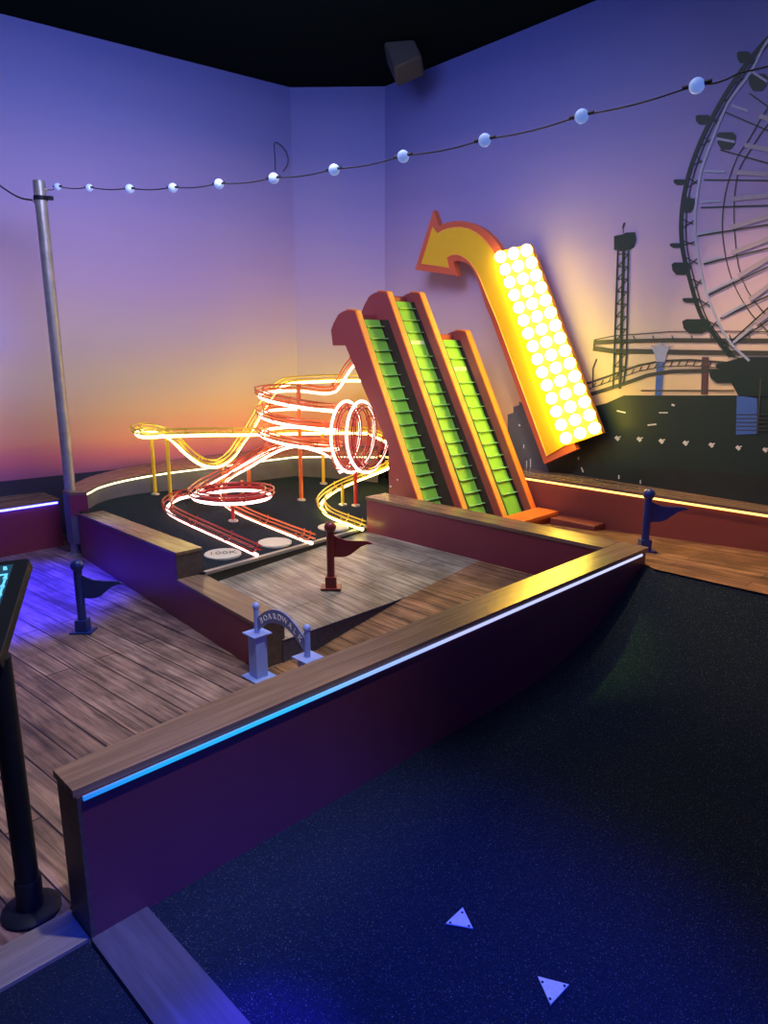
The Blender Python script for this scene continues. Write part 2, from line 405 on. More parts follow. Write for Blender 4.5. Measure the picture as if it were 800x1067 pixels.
build('top_cap',bar(2.795,3.70,.257,.257,zb=.238,o=.004),'capy',t,bevel=.002)
m=MB().hexa([(lp(3.68)-.004,3.68,.402),(lp(3.68)+.17,3.68,.402),(lp(5.43)+.17,5.43,.328),(lp(5.43)-.004,5.43,.328)],[(lp(3.68)-.004,3.68,.421),(lp(3.68)+.17,3.68,.421),(lp(5.43)+.17,5.43,.348),(lp(5.43)-.004,5.43,.348)])
build('top_cap',m,'capy',t,bevel=.002)

# curved kerb running round the back of the turf
# outer and inner plan lines with heights
k_in=[(2.16,5.40,.505),(2.23,5.46,.507),(2.33,5.55,.512),(2.50,5.62,.52),(2.70,5.64,.53),(2.95,5.60,.545),(3.3,5.53,.555),(3.9,5.49,.56),(4.22,5.47,.56),(4.45,5.27,.56),(4.785,4.90,.56)]
k_out=[(2.03,5.52,.505),(2.10,5.62,.507),(2.22,5.74,.512),(2.44,5.93,.52),(2.72,6.04,.53),(3.05,6.05,.545),(3.4,6.05,.555),(4.0,5.99,.56),(4.62,5.94,.56),(4.9,5.63,.56),(5.2,5.33,.56)]
k_in=smoothpath(k_in[:8],5)[:-1]+[Vector(p) for p in k_in[7:]]
k_out=smoothpath(k_out[:8],5)[:-1]+[Vector(p) for p in k_out[7:]]
k_in[0]=Vector((2.155,5.36,.505)); k_out[0]=Vector((2.055,5.45,.505))
t=thing('curved_kerb',(3.2,5.8,.3),'curved wood topped kerb behind the glowing tracks with a pale yellow light line','kerb')
m=MB(); c=MB(); l=MB(); g=MB()
for i in range(len(k_in)-1):
    a,b,x,y=k_in[i],k_in[i+1],k_out[i],k_out[i+1]
    dn=lambda p,z:Vector((p.x,p.y,z))
    c.hexa([a-Vector((0,0,.02)),b-Vector((0,0,.02)),y-Vector((0,0,.02)),x-Vector((0,0,.02))],[a,b,y,x])
    aa,bb=a.lerp(x,.06),b.lerp(y,.06)
    m.hexa([dn(aa,.1),dn(bb,.1),dn(y,.1),dn(x,.1)],[dn(aa,a.z-.021),dn(bb,b.z-.021),dn(y,b.z-.021),dn(x,a.z-.021)])
a,x=k_in[0],k_out[0]
e0=(a-x).normalized(); fr=Vector((e0.y,-e0.x,0))
if fr.y>0: fr=-fr
build('inner_board',m,'greyw',t)
m=MB().hexa([Vector((x.x,x.y,.32)),Vector((a.x,a.y,.32)),Vector((a.x,a.y,.32))+fr*-.004,Vector((x.x,x.y,.32))+fr*-.004],[Vector((x.x,x.y,.484)),Vector((a.x,a.y,.484)),Vector((a.x,a.y,.484))-fr*.004,Vector((x.x,x.y,.484))-fr*.004])
for v in m.v[:]: v+=fr*.002
build('end_board',m,'maroon',t)
build('top_cap',c,'capx',t)
build('light_strip',MB().tube([p.lerp(q,.03)-Vector((0,0,.028)) for p,q in zip(k_in[2:],k_out[2:])],.0065,6),'ledy',t)

# kerb along the left wall
t=thing('wall_kerb',(1,5.9,0),'purple lit low kerb along the far left wall with a blue light strip','kerb')
build('side_panel',MB().box((-1.5,5.83,0),(2.12,6.20,.372)),'maroon',t)
build('top_cap',MB().box((-1.5,5.815,.374),(2.12,6.40,.392)),'capx',t)
build('light_strip',MB().box((-1.5,5.816,.355),(2.10,5.829,.368)),'ledb',t)
# kerb along the right wall
t=thing('wall_kerb',(4.9,2,0),'brick red low kerb along the right wall with a warm yellow light strip','kerb')
build('side_panel',MB().box((4.795,-2.6,.0),(4.97,4.72,.540)),'brick',t)
build('top_cap',MB().hexa([(4.782,-2.6,.556),(5.0-.10,-2.6,.556),(5.24,4.75,.556),(4.782,4.75,.556)],[(4.782,-2.6,.574),(4.90,-2.6,.574),(5.24,4.75,.574),(4.782,4.75,.574)]),'capy',t)
build('light_strip',MB().box((4.783,-2.6,.541),(4.797,4.88,.5545)),'ledw',t)

# ---------------------------------------------------------------- steel pole and string lights
pb=Vector((2.07,5.63,0))
pt=above(44,188,pb)
t=thing('steel_pole',pb,'tall galvanised steel pole at the end of the left kerb holding the string lights','pole')
# the pole stands in front of the kerb corner
pc=Vector((1.985,5.56,0)); pc=Z(80,577,0)
t.location=pc; ORG[t.name]=pc
ph=above(44,188,pc)
build('pipe',MB().lathe(pc,[(.040,0),(.040,ph-.004),(.034,ph),(.03,ph)],20),'steel',t,smooth=True)
build('clamp',MB().lathe(pc+Vector((0,0,ph-.13)),[(.046,0),(.046,.028)],20).box(pc+Vector((.035,-.05,ph-.125)),pc+Vector((.07,-.02,ph-.10))),'black',t)
build('eye_bolt',MB().ball(pc+RIGHT*.045+Vector((0,0,ph-.06)),.014,8,6),'foot',t)
build('eye_bolt',MB().ball(pc-RIGHT*.05+Vector((0,0,ph-.135)),.012,8,6),'foot',t)
build('base_flange',MB().lathe(pc,[(.07,0),(.07,.008),(.045,.012)],20),'steel',t)
px=[(60,194),(93,195),(135,196),(180,195),(228,191),(285,185),(348,176),(420,162),(505,145),(606,120),(726,88)]
def dist(k): return 5.0*(1-.049*k)
bp=[EYEP+ray(*p)*dist(k) for k,p in enumerate(px)]
end=[EYEP+ray(770,76)*dist(10.35),EYEP+ray(860,45)*dist(11),EYEP+ray(990,0)*dist(11.6)]
t=thing('string_lights',bp[5],'string of round pale blue bulbs strung from the steel pole across the room','string lights')
st=pc+RIGHT*.05+Vector((0,0,ph-.06))
cab=[st]
allp=[st]+bp+end
for a,b in zip(allp,allp[1:]):
    for k in range(1,7):
        s=k/6; q=a.lerp(b,s); q.z-=.012*math.sin(PI*s); cab.append(q)
build('cable',MB().tube(cab,.0032,6),'cable',t,smooth=True)
build('tie_wire',MB().tube(smoothpath([pc-RIGHT*.05+Vector((0,0,ph-.13)),pc-RIGHT*.16+Vector((0,.02,ph-.10)),pc-RIGHT*.33+Vector((0,.04,ph+.02))],6),.006,6),'cable',t,smooth=True)
ax=[]
for k,p in enumerate(bp):
    r=.0235 if k<2 else .027
    q=p+Vector((0,0,-.004))
    b=build('bulb',MB().ball(q,r,18,12),'globe',t,smooth=True)
    d=(allp[k+2]-allp[k]).normalized()
    build('socket',MB().tube([p-d*(r+.022),p-d*(r-.004)],.008,8),'socket',b)
    build('socket',MB().tube([p+d*(r-.004),p+d*(r+.022)],.007,8),'socket',b)
# wire loop hanging on the wall above the string
w0=online(284,150,cA,cB); 
n=Vector((0,-.03,0))
lp_=[online(*p,cA,cB)+n for p in ((285,178),(284.5,165),(284,150),(289,150.5),(295,157),(298,165),(297,173),(293,179))]
build('wall_wire_loop',MB().tube(smoothpath(lp_,5),.004,5),'cable',None,label='thin dark wire loop on the sunset wall just above the string lights',cat='wire')

# ---------------------------------------------------------------- ceiling speaker
sc=online(424,70,cC,cD); sc=EYEP+ray(421,62)*((sc-EYEP).length/ray(421,62).length*.90)
t=thing('ceiling_speaker',sc,'dim black box speaker hanging under the dark ceiling above the corner','speaker')
def obox(c,x,y,z,hx,hy,hz):
    P=[]
    for dz in (-hz,hz):
        for a,b in ((-hx,-hy),(hx,-hy),(hx,hy),(-hx,hy)): P.append(c+x*a+y*b+z*dz)
    return MB().hexa(P[:4],P[4:])
x=(RIGHT*.93+Vector((0,0,.36))).normalized(); y=(FWD*.8-Vector((0,0,.45))).normalized(); y=(y-x*y.dot(x)).normalized(); z=x.cross(y)
build('cabinet',obox(sc,x,y,z,.12,.10,.135),plain('charcoal_speaker_shell',(.02,.024,.026),.6),t,bevel=.02)
M['grille']=plain('dark_grille',(.03,.035,.035),.8)
build('grille',obox(sc-y*.103,x,y,z,.105,.004,.12),'grille',t)
build('bracket',MB().tube(smoothpath([sc+x*.02+Vector((0,0,.1)),sc+x*.16+Vector((0,0,.20)),sc+x*.15+Vector((0,0,.32)),Vector((sc.x+x.x*.12,sc.y+x.y*.12,HC))],6),.014,8),'black',t)

# ---------------------------------------------------------------- ball lift
M['seam']=plain('pale_green_seam',(.55,.75,.35),.5)
LT=Vector((4.3,3.7,.28))
t=thing('ball_lift',LT,'three lane lime green conveyor ball lift with orange edged red side panels','conveyor lift')
SP=[(3.967,3.605,.37,4.327,1.851),(4.207,3.38,.37,4.215,1.998),(4.447,3.21,.37,4.083,1.994),(4.687,3.09,.37,3.793,1.694)]
TK=.056
for i,(u,vb,zb,vt,zt) in enumerate(SP):
    u+=.006
    sl=(vt-vb)/(zt-zb)
    arc=[]
    p=[(vb-.07*sl,.27 if i else .30),(vt,zt),(vt+.05,zt+.006),(vt+.10,zt+.008),(vt+.137,zt+.002),(vt+.18,zt-.012),(vt+.207,zt-.028),(vt+.26,zt-.09),(vt+.293,zt-.143),(vt+.273,zt-.266),(vt+(.119 if i==0 else .21),zt-.266)]
    vk=vt+.119-(zt-.266-.816)*.642
    vk+=.15 if i else 0
    p+=[(vk,.816),(vk-.01,.30 if not i else .27)]
    if i==0: p=[(a,max(b,.30)) for a,b in p]
    sd=build('side_panel',MB().prism([(u,a,b) for a,b in p],(TK-.012,0,0)),'panelr',t,bevel=.002)
    # painted edge strip along the front and over the rounded head
    e=p[:7]
    def off(q,d):
        return q
    m=MB(); ms=[MB(),MB()]
    def strip(mb,u0,u1,h,pts):
        for (a,b),(c_,d) in zip(pts,pts[1:]):
            n=Vector((0,-(d-b),(c_-a))); n.normalize()
            if n.y>0 and n.z<0: n=-n
            if n.z<0: n=-n
            P0=Vector((u0,a,b)); P1=Vector((u0,c_,d)); W=Vector((u1-u0,0,0))
            mb.hexa([P0,P1,P1+W,P0+W],[P0+n*h,P1+n*h,P1+W+n*h,P0+W+n*h])
    strip(m,u-.003,u+TK,.010,p[:4]); build('edge_strip',m,'edgeo',sd)
    if i<3:
        m=MB(); strip(m,u+.004,u+.013,.013,p[:2]); strip(m,u+.022,u+.031,.013,p[:2]); strip(m,u+.040,u+.049,.013,p[:2]); build('pinstripe',m,'edgey',sd)
bolts=[onu(414,500,3.972),onu(407,507,3.972)]
M['screw']=plain('pale_screw',(.7,.6,.6),.4)
for b in bolts: build('screw_head',MB().ball(Vector((3.972,b.y,b.z)),.008,8,6),'screw',t)
def line(i,z): 
    u,vb,zb,vt,zt=SP[i]; return vb+(vt-vb)*(z-zb)/(zt-zb)
for i in range(3):
    u0=SP[i][0]+.006+TK; u1=SP[i+1][0]+.004; top=min(SP[i][4],SP[i+1][4])-.065; bt=.30
    rec=-.004
    P=lambda z,d:(line(i,z)+d)
    m=MB().hexa([(u0,P(bt,rec),bt),(u1-.0,P(bt,rec),bt),(u1,P(bt,rec)+.17,bt),(u0,P(bt,rec)+.17,bt)],[(u0,P(top,rec),top),(u1,P(top,rec),top),(u1,P(top,rec)+.13,top),(u0,P(top,rec)+.13,top)])
    build('lane_back',m,'dark',t)
    m=MB().hexa([(u0,P(bt,rec-.012),bt),(u1-.016,P(bt,rec-.012),bt),(u1-.016,P(bt,rec),bt),(u0,P(bt,rec),bt)],[(u0,P(top,rec-.012),top),(u1-.016,P(top,rec-.012),top),(u1-.016,P(top,rec),top),(u0,P(top,rec),top)])
    be=build('conveyor_belt',m,'green',t)
    lu=SP[i+1][0]+.0045
    m=MB().hexa([(lu-.003,P(bt,rec)+.02,bt),(lu,P(bt,rec)+.02,bt),(lu,line(i+1,bt)+.085,bt),(lu-.003,line(i+1,bt)+.085,bt)],[(lu-.003,P(top,rec)+.02,top),(lu,P(top,rec)+.02,top),(lu,line(i+1,top)+.085,top),(lu-.003,line(i+1,top)+.085,top)])
    build('lane_liner',m,'dark',t)
    build('head_cover',MB().box((u0,P(top,rec)+.03,top-.02),(u1,P(top,rec)+.16,top+.045)),'panelr',t,bevel=.012)
    z=top-.055; k=0
    while z>.36:
        if not ((i==1 and k==3) or (i==2 and k==2)):
            v=P(z,rec-.010)
            build('slat',MB().hexa([(u0,v-.024,z),(u1+.004,v-.024,z),(u1,v+.01,z-.010),(u0,v+.01,z-.010)],[(u0,v-.024,z+.005),(u1+.004,v-.024,z+.005),(u1,v+.01,z+.004),(u0,v+.01,z+.004)]),'slat',be)
        else:
            build('seam_plate',MB().hexa([(u0,P(z,rec-.018),z),(u1-.03,P(z,rec-.018),z),(u1-.03,P(z,rec-.012),z),(u0,P(z,rec-.012),z)],[(u0,P(z+.03,rec-.018),z+.03),(u1-.03,P(z+.03,rec-.018),z+.03),(u1-.03,P(z+.03,rec-.012),z+.03),(u0,P(z+.03,rec-.012),z+.03)]),'seam',be)
        z-=.0935; k+=1
build('step_board',MB().box((4.0,2.88,.312),(4.765,3.07,.342)).box((4.03,2.92,.24),(4.72,3.06,.314)),'edgeo',t,bevel=.003)
build('orange_plank',MB().box((4.63,2.50,.262),(4.785,2.872,.312)),'brick',bevel=.006,label='low rust red plank lying on the boards along the foot of the right kerb',cat='plank')
bpy.data.objects['orange_plank'].name='floor_plank'

# ---------------------------------------------------------------- arrow sign
us_=4.93
A=lambda p,u=us_:onu(p[0],p[1],u)
outer=[(451.5,218.8),(457.3,235.5),(465,232),(473,230.4),(481.5,230.3),(490,232),(498,235.3),(505.5,240),(513,247),(519,255),(524,264),(600.5,468.5),(567,483.5),(511,331),(506,319),(500.5,302),(497,291),(493.5,282.5),(490,277.5),(485.5,274),(480.5,272.2),(475.5,271.8),(471.8,273),(476.3,287.5),(432.3,281)]
inner=[(450.6,236.3),(455.9,243.3),(461,240),(467,238),(474,236.8),(481,236.8),(488.5,238.6),(495.5,242),(501.5,246.5),(507,252.5),(512,259),(516,266),(590.5,463),(569.5,475.5),(517,332),(508.5,312),(500,291),(497,284.5),(494,279.5),(490,274),(485,269.5),(479,266),(473.5,265),(469,266),(465,268.8),(467.3,279),(439,274.8)]
cen=A((530,350))
t=thing('arrow_sign',cen,'large bent yellow arrow sign with orange border and glowing bulb board on right wall','sign')
build('border_board',MB().prism([A(p) for p in outer],(.06,0,0)),'signo',t)
build('arrow_face',MB().prism([A(p,us_-.008) for p in inner],(.010,0,0)),'signy',t)
def rim(pts,u,rad): return MB().tube([A(p,u) for p in pts],rad,5,closed=True)
M['rimo']=plain('bright_orange_edge',(.9,.36,.10),.35)
build('edge_line',rim(inner,us_-.008,.004),'rimo',t)
bd=[(517.5,262.5),(551.5,254.3),(627.4,451.4),(589.5,464.5)]
bb=build('bulb_board',MB().prism([A(p,us_-.012) for p in bd],(.05,0,0)),'signb',t)
B=[A(p,us_-.012) for p in bd]
for r in range(15):
    for c in range(3):
        s=(r+.5)/15; q=(.13,.53,.92)[c]
        p=B[0].lerp(B[3],s).lerp(B[1].lerp(B[2],s),q)
        build('bulb',MB().ball(p+Vector((-.035,0,0)),.046,14,10),'bulby',bb,smooth=True)
for p in ((548,350),(575,425)):
    q=A(p); build('wall_bracket',MB().box((us_+.055,q.y-.03,q.z-.05),(5.16,q.y+.03,q.z+.05)),'black',t)
# ---------------------------------------------------------------- tracks
def frames(path,ups=None):
    n=len(path); T_=[]
    for i in range(n):
        a=path[max(0,i-1)]; b=path[min(n-1,i+1)]; T_.append((b-a).normalized())
    out=[]; prev=None
    for i in range(n):
        u=ups[i] if ups and ups[i] is not None else Vector((0,0,1))
        u=(u-T_[i]*u.dot(T_[i]))
        if u.length<.25 and prev: u=prev-T_[i]*prev.dot(T_[i])
        u.normalize()
        if prev: u=(prev*.6+u*.4); u=(u-T_[i]*u.dot(T_[i])).normalized()
        prev=u; out.append((path[i],T_[i],u,T_[i].cross(u)))
    return out
def resample(path,ups,step):
    o=[path[0]]; ou=[ups[0]]; acc=0; 
    for i in range(1,len(path)):
        acc+=(path[i]-path[i-1]).length
        if acc>=step: o.append(path[i]); ou.append(ups[i]); acc=0
    if (o[-1]-path[-1]).length>1e-3: o.append(path[-1]); ou.append(ups[-1])
    return o,ou
def track(t,path,ups,rail,neon,hoop=.42,step=.03,neoff=.036,w=.030,h=.022,r=.0062):
    path,ups=resample(path,ups,step); fr=frames(path,ups)
    for name,a,b in (('rail',-w,h),('rail',w,h),('rail',-w,-h*.4),('rail',w,-h*.4)):
        build(name,MB().tube([p+s*a+u*b for p,_,u,s in fr],r,7),rail,t,smooth=True)
    build('neon_tube',MB().tube([p-u*neoff for p,_,u,s in fr],.0118,8),neon,t,smooth=True)
    d=0;last=-hoop*.5
    for i in range(1,len(fr)):
        d+=(fr[i][0]-fr[i-1][0]).length
        if d-last>=hoop or i==len(fr)-2:
            last=d; p,_,u,s=fr[i]
            arc=[p+s*(w+.008)*math.cos(a)+u*(.012-.040*math.sin(a)) for a in [PI*k/8 for k in range(9)]]
            arc=[p+s*(w+.008)+u*(h+.012)]+arc+[p-s*(w+.008)+u*(h+.012)]
            build('hoop',MB().tube(arc,.0045,6),rail,t)
def post(t,q,top,m,r=.014,foot=True):
    o=build('support_post',MB().lathe(Vector((q.x,q.y,q.z)),[(r,.012),(r,top-q.z)],14),m,t,smooth=True)
    if foot: build('foot_plate',MB().lathe(Vector((q.x,q.y,q.z-.004)),[(.038,0),(.036,.012),(.016,.020)],16),'foot',o)
    return o
def zt(u,v,h): return Vector((u,v,T(u,v)+h))
# helix
hb=surf(314,521,T); HCx,HCy=hb.x,hb.y
fw=HCx*sa+HCy*ca; rad=.325
def hz(py): return above(314,py,hb)
def circ(ang,z,r=None,c=None):   # ang 0 = camera right, 90 = away from the camera
    r=r or rad; c=c or (HCx,HCy)
    d=RIGHT*math.cos(R(ang))+FWD*math.sin(R(ang)); return Vector((c[0]+d.x*r,c[1]+d.y*r,z))
OR=thing('marble_track',hb,'orange spiral marble track winding three turns around a tall orange post','track','neon edged marble tracks')
zl0=hz(409); per=.158
pts=[Vector((4.33,4.36,1.62)),onu(369,380,4.28),onu(359,392,4.2)]
pts=[Vector((4.30,4.50,1.60)),Vector((4.27,4.72,1.42)),onv(352,401,4.98),onv(340,406,5.05)]
P=pts+[circ(95,zl0+.045),]
ang=95
hel=[]
z=zl0+.045
turns=3.02
tot=turns*360; k=0
while k*12<=tot:
    a=95+k*12; hel.append(circ(a,zl0+.045-per*(k*12)/360-.030*math.cos(R(a))-.02)); k+=1
pre=smoothpath(pts+[hel[0],hel[3]],8)[:-8]
e_a=95+(k-1)*12
le=hel[-1]
# ring for the red track
rb=surf(243,543,T); rz=above(243,513,rb); RC=(rb.x,rb.y); rr=.285
# descend from helix bottom to the left
def ringp(ang,z): return circ(ang,z,rr,RC)
dsc=[Z(275,478,.60),Z(246,492,.52),Z(228,505,.43)]
post_o=[]
ex2=surf(325,561,lambda u,v:T(u,v)+.05); 
pts=[le,onv(288,466,4.95),Z(262,481,.57),Z(238,495,.49),Z(229,508,.43),Z(234,521,.38),Z(250,531,.345),Z(275,542,.315),ex2]
end_=smoothpath(pts,9)
path=pre+hel[1:]+end_[1:]
# drop the sharp doubling at the helix exit
track(OR,path,[None]*len(path),'orrail','neonw')
post(OR,hb,above(314,400,hb),'opost',.017)
q=surf(253,520,T); post(OR,q,above(253,497,q)if False else q.z+.16,'opost',.013)
q=surf(260,512,T); post(OR,q,.52,'opost',.016)

RD=thing('marble_track',rb,'red marble track with upright double loops and a flat ring at its left end','track','neon edged marble tracks')
ups=[];path=[]
lc=onv(368,455.5,4.42); LR=.262
W=(FWD*.87+RIGHT*.49).normalized()
def loop(k,a,zc=0):   # a in degrees from the bottom, shifting to the left each turn
    c=lc+RIGHT*(.16-.125*k)+Vector((0,0,0))
    return c+W*(-math.sin(R(a))*LR*.95)+Vector((0,0,-math.cos(R(a))*LR)), c
st_=[Vector((4.02,4.66,1.55)),Vector((4.14,4.80,1.35)),Vector((4.28,4.75,1.1))]
for p in []: path.append(p)
raw=[];rup=[]
for k in range(0,58):
    tt=k/57*2.25; a=-90+tt*360   # starts on far side going down
    p,c=loop(tt,a); raw.append(p); rup.append((c-p).normalized())
s=smoothpath([raw[0]+RIGHT*.30+Vector((0,0,.42)),raw[0]+RIGHT*.10+FWD*.03+Vector((0,0,.2)),raw[0]],8)[:-1]
path=s+raw; ups=[None]*len(s)+rup
ups=[rup[0]]*len(s)+rup
lastp=raw[-1]
exl=surf(268,573,lambda u,v:T(u,v)+.05)
tail=[lastp,onv(346,473,5.0),onv(320,463,5.17),onv(297,461,5.2),onv(279,466,5.15),Z(255,479,.60),Z(232,492,.535),Z(212,503,.50)]
ring=[ringp(a,rz-.000*a) for a in range(170,170+361+20,14)]
z0=rz
ring=[ringp(172+k*14,z0+.018-.03*k/24) for k in range(25)]
out=[surf(190,514,lambda u,v:T(u,v)+.085),surf(176,521,lambda u,v:T(u,v)+.08),surf(175,529,lambda u,v:T(u,v)+.075),surf(190,538,lambda u,v:T(u,v)+.07),surf(228,555,lambda u,v:T(u,v)+.06),exl]
ts=smoothpath(tail+[ring[0],ring[2]],8)[:-8]
os_=smoothpath([ring[-2],ring[-1]]+out,9)[9:]
path+=ts[1:]+ring[1:]+os_[1:]
ups+=[None]*(len(ts)-1+len(ring)-1+len(os_)-1)
track(RD,path,ups,'redrail','neonr')
q=surf(298,494,T); post(RD,q,.50,'rpost',.014)
q=rb; post(RD,q,rz-.02,'rpost',.014)
q=Vector((lc.x+.02,lc.y,T(lc.x,lc.y))); post(RD,q,lc.z-LR-.03,'rpost',.016)
q=surf(253,516,T); post(RD,q,q.z+.11,'rpost',.012)

YE=thing('marble_track',surf(337,504,T),'yellow marble track with a deep dip and a hairpin at its far left end','track','neon edged marble tracks')
exr=surf(378,547,lambda u,v:T(u,v)+.062)
pts=[Vector((4.55,4.75,1.42)),onv(392,392,5.2),onv(354,393,5.28),onv(316,394.5,5.33),onv(297.5,397,5.36),onv(287,403.5,5.38),onv(279,414,5.38),onv(270.6,427,5.38),onv(260,446,5.37),onv(250,460,5.36),onv(241,473,5.35),onv(228,482,5.34),onv(212,480.5,5.35),onv(198,471,5.38),onv(186,460,5.45),onv(176,452,5.56),
 onv(163,446.5,5.68),onv(151,444,5.66),onv(143,445.5,5.57),onv(142,448.5,5.45),onv(151,451,5.37),onv(176,450,5.33),onv(220,449,5.30),onv(262,449,5.27),onv(310,448,5.22),onv(350,447.5,5.18),onv(383,448,5.08),
 Vector((4.66,4.86,.80)),Vector((4.72,4.60,.70)),Vector((4.55,4.42,.62)),Z(402,485,.47),Z(372,497,.43),Z(350,507,.40),surf(337,517,lambda u,v:T(u,v)+.10),surf(335,525,lambda u,v:T(u,v)+.08),surf(344,534,lambda u,v:T(u,v)+.065),exr]
path=smoothpath(pts,8)
track(YE,path,[None]*len(path),'yerail','neony')
for p,tp in (((162,515),456),((178,521),458)):
    q=surf(*p,T); post(YE,q,above(p[0],tp,q),'ypost',.015)
q=Vector((3.55,5.42,T(3.55,5.42))); q=onv(232,490,5.50); q.z=T(q.x,q.y); post(YE,q,above(232,488,q),'ypost',.014)
q=surf(337,504,T); post(YE,q,above(337,452,q),'ypost',.015)
q=surf(357,526,T); post(YE,q,above(357,506,q),'ypost',.014)

# score discs
disc_lab=['leftmost cream score disc on the turf reading 100K','plain cream disc on the turf at the end of the orange track','small cream disc on the turf behind the red flag']
for i,(p,l) in enumerate(zip(((232,578),(286,566),(347,550)),disc_lab)):
    q=surf(*p,T)
    o=build('score_disc',MB().lathe(q+Vector((0,0,-.004)),[(.118,0),(.118,.012),(.112,.016)],40),'cream',smooth=False,label=l,cat='disc')
    if i==0: D0=q
def text(name,s,size,mtx,m,parent,ex=.002):
    cu=bpy.data.curves.new(name,'FONT'); cu.body=s; cu.size=size; cu.extrude=ex; cu.align_x='CENTER'; cu.align_y='CENTER'
    o=bpy.data.objects.new(name+'_tmp',cu); C.objects.link(o)
    bpy.context.view_layer.update()
    dg=bpy.context.evaluated_depsgraph_get(); me=o.evaluated_get(dg).to_mesh()
    mb=MB(); mb.add([mtx@v.co for v in me.vertices],[tuple(p.vertices) for p in me.polygons])
    bpy.data.objects.remove(o); bpy.data.curves.remove(cu)
    return mb
X=(RIGHT+FWD*.25).normalized(); Y=Vector((-X.y,X.x,0))
mt=Matrix(((X.x,Y.x,0,D0.x),(X.y,Y.y,0,D0.y),(0,0,1,D0.z+.0135),(0,0,0,1)))
o=bpy.data.objects['score_disc']
build('lettering',text('t','100K',.085,mt,'ink',None,.001),'ink',o)

# ---------------------------------------------------------------- pennant flags
def pennant(q,h,m,label):
    t=thing('pennant_flag',q,label,'flag','small wavy pennants on posts')
    s=h/.43
    build('post',MB().lathe(q+Vector((0,0,.008)),[(.0235,0),(.0235,h-.05)],20),m,t,smooth=True)
    build('finial_ball',MB().ball(q+Vector((0,0,h-.036)),.036,20,12),m,t,smooth=True)
    build('base_plate',obox(q+Vector((0,0,.005)),RIGHT,FWD,Vector((0,0,1)),.062,.05,.005),m,t,bevel=.002)
    build('collar',obox(q+Vector((0,0,.042)),RIGHT,FWD,Vector((0,0,1)),.033,.033,.034),m,t,bevel=.003)
    prof_t=[(0,.335),(.03,.318),(.07,.303),(.12,.298),(.165,.297),(.205,.296),(.232,.283)]
    prof_b=[(.232,.277),(.20,.276),(.165,.262),(.135,.238),(.105,.214),(.075,.200),(.04,.196),(0,.197)]
    pts=[q+RIGHT*(a+.018)+Vector((0,0,b)) for a,b in [(a,b*h/.42) for a,b in prof_t+prof_b]]
    build('pennant',MB().prism([p-FWD*.006 for p in pts],FWD*.012),m,t,bevel=.002)
    return t
qr=Z(345,613,.152); 
# height of the raised boards under the red flag
pennant(Vector((qr.x,qr.y,.155)),above(343,543,qr)-.155,'flagr','dark red wavy pennant flag on the raised grey boards before the tracks')
qb=Z(87,658,0); pennant(qb,above(82,583,qb),'flagb','navy pennant flag standing on the left boardwalk beside the stepped barrier')
qc=surf(671,574,D); pennant(qc,above(671,509,qc)-qc.z,'flagb','bright blue pennant flag behind the far corner of the front barrier')

# ---------------------------------------------------------------- boardwalk arch
au,av0,av1=1.83,2.70,2.36
p0=Z(275,703,0); 
t=thing('boardwalk_arch',(1.88,2.55,0),'small periwinkle blue arch lettered BOARDWALK over the channel entrance','arch')
ya,yb=p0.y,2.36; uu=p0.x-.03
ztop=above(273,657,p0)
for k,y in enumerate((ya,yb)):
    pl=build('pillar',MB().box((uu-.033,y-.033,.008),(uu+.033,y+.033,ztop-.008)),'arch',t,bevel=.002)
    build('foot_plate',MB().box((uu-.062,y-.062,0),(uu+.062,y+.062,.008)),'arch',pl,bevel=.002)
    build('cap_plate',MB().box((uu-.052,y-.052,ztop-.008),(uu+.052,y+.052,ztop)),'arch',pl,bevel=.002)
    ps=build('post',MB().lathe((uu,y,ztop),[(.013,0),(.013,.125)],16),'arch',t,smooth=True)
    build('finial_ball',MB().ball((uu,y,ztop+.135),.0185,16,10),'arch',ps,smooth=True)
cy=(ya+yb)/2; half=(ya-yb)/2-.010
# band: arc between the posts
def arcp(s,off):   # s -1..1 from left post (large y) to right
    y=cy-s*half; z=ztop+.040+.088*(1-s*s)+off*(1 if True else 1); return Vector((uu,y,z))
top_=[arcp(-1+2*i/20,.036) for i in range(21)]; bot=[arcp(1-2*i/20,-.030) for i in range(21)]
for i,p in enumerate(bot):
    s=1-2*i/20
build('arch_band',MB().prism([p+Vector((-.005,0,0)) for p in top_+bot],(.010,0,0)),'archd',t)
m=MB()
word='BOARDWALK'
tb_=[(-1+2*k/200) for k in range(201)]; al=[0]
for a,b in zip(tb_,tb_[1:]): al.append(al[-1]+(arcp(b,0)-arcp(a,0)).length)
SS=[]
for i in range(9):
    w=al[-1]*(.12+.76*i/8); SS.append(min(zip(al,tb_),key=lambda q:abs(q[0]-w))[1])
for i,ch in enumerate(word):
    s=SS[i]
    p=arcp(s,.002); sl=math.atan2(.088*-2*s,half)
    X=Vector((0,-math.cos(sl),math.sin(sl))); Y=Vector((0,math.sin(sl),math.cos(sl))); Zv=Vector((-1,0,0))
    mt=Matrix(((X.x,Y.x,Zv.x,p.x-.006),(X.y,Y.y,Zv.y,p.y),(X.z,Y.z,Zv.z,p.z),(0,0,0,1)))
    tb=text('t',ch,.041,mt,'pale',None,.0012); m.add(tb.v,tb.f)
build('lettering',m,'pale',t)

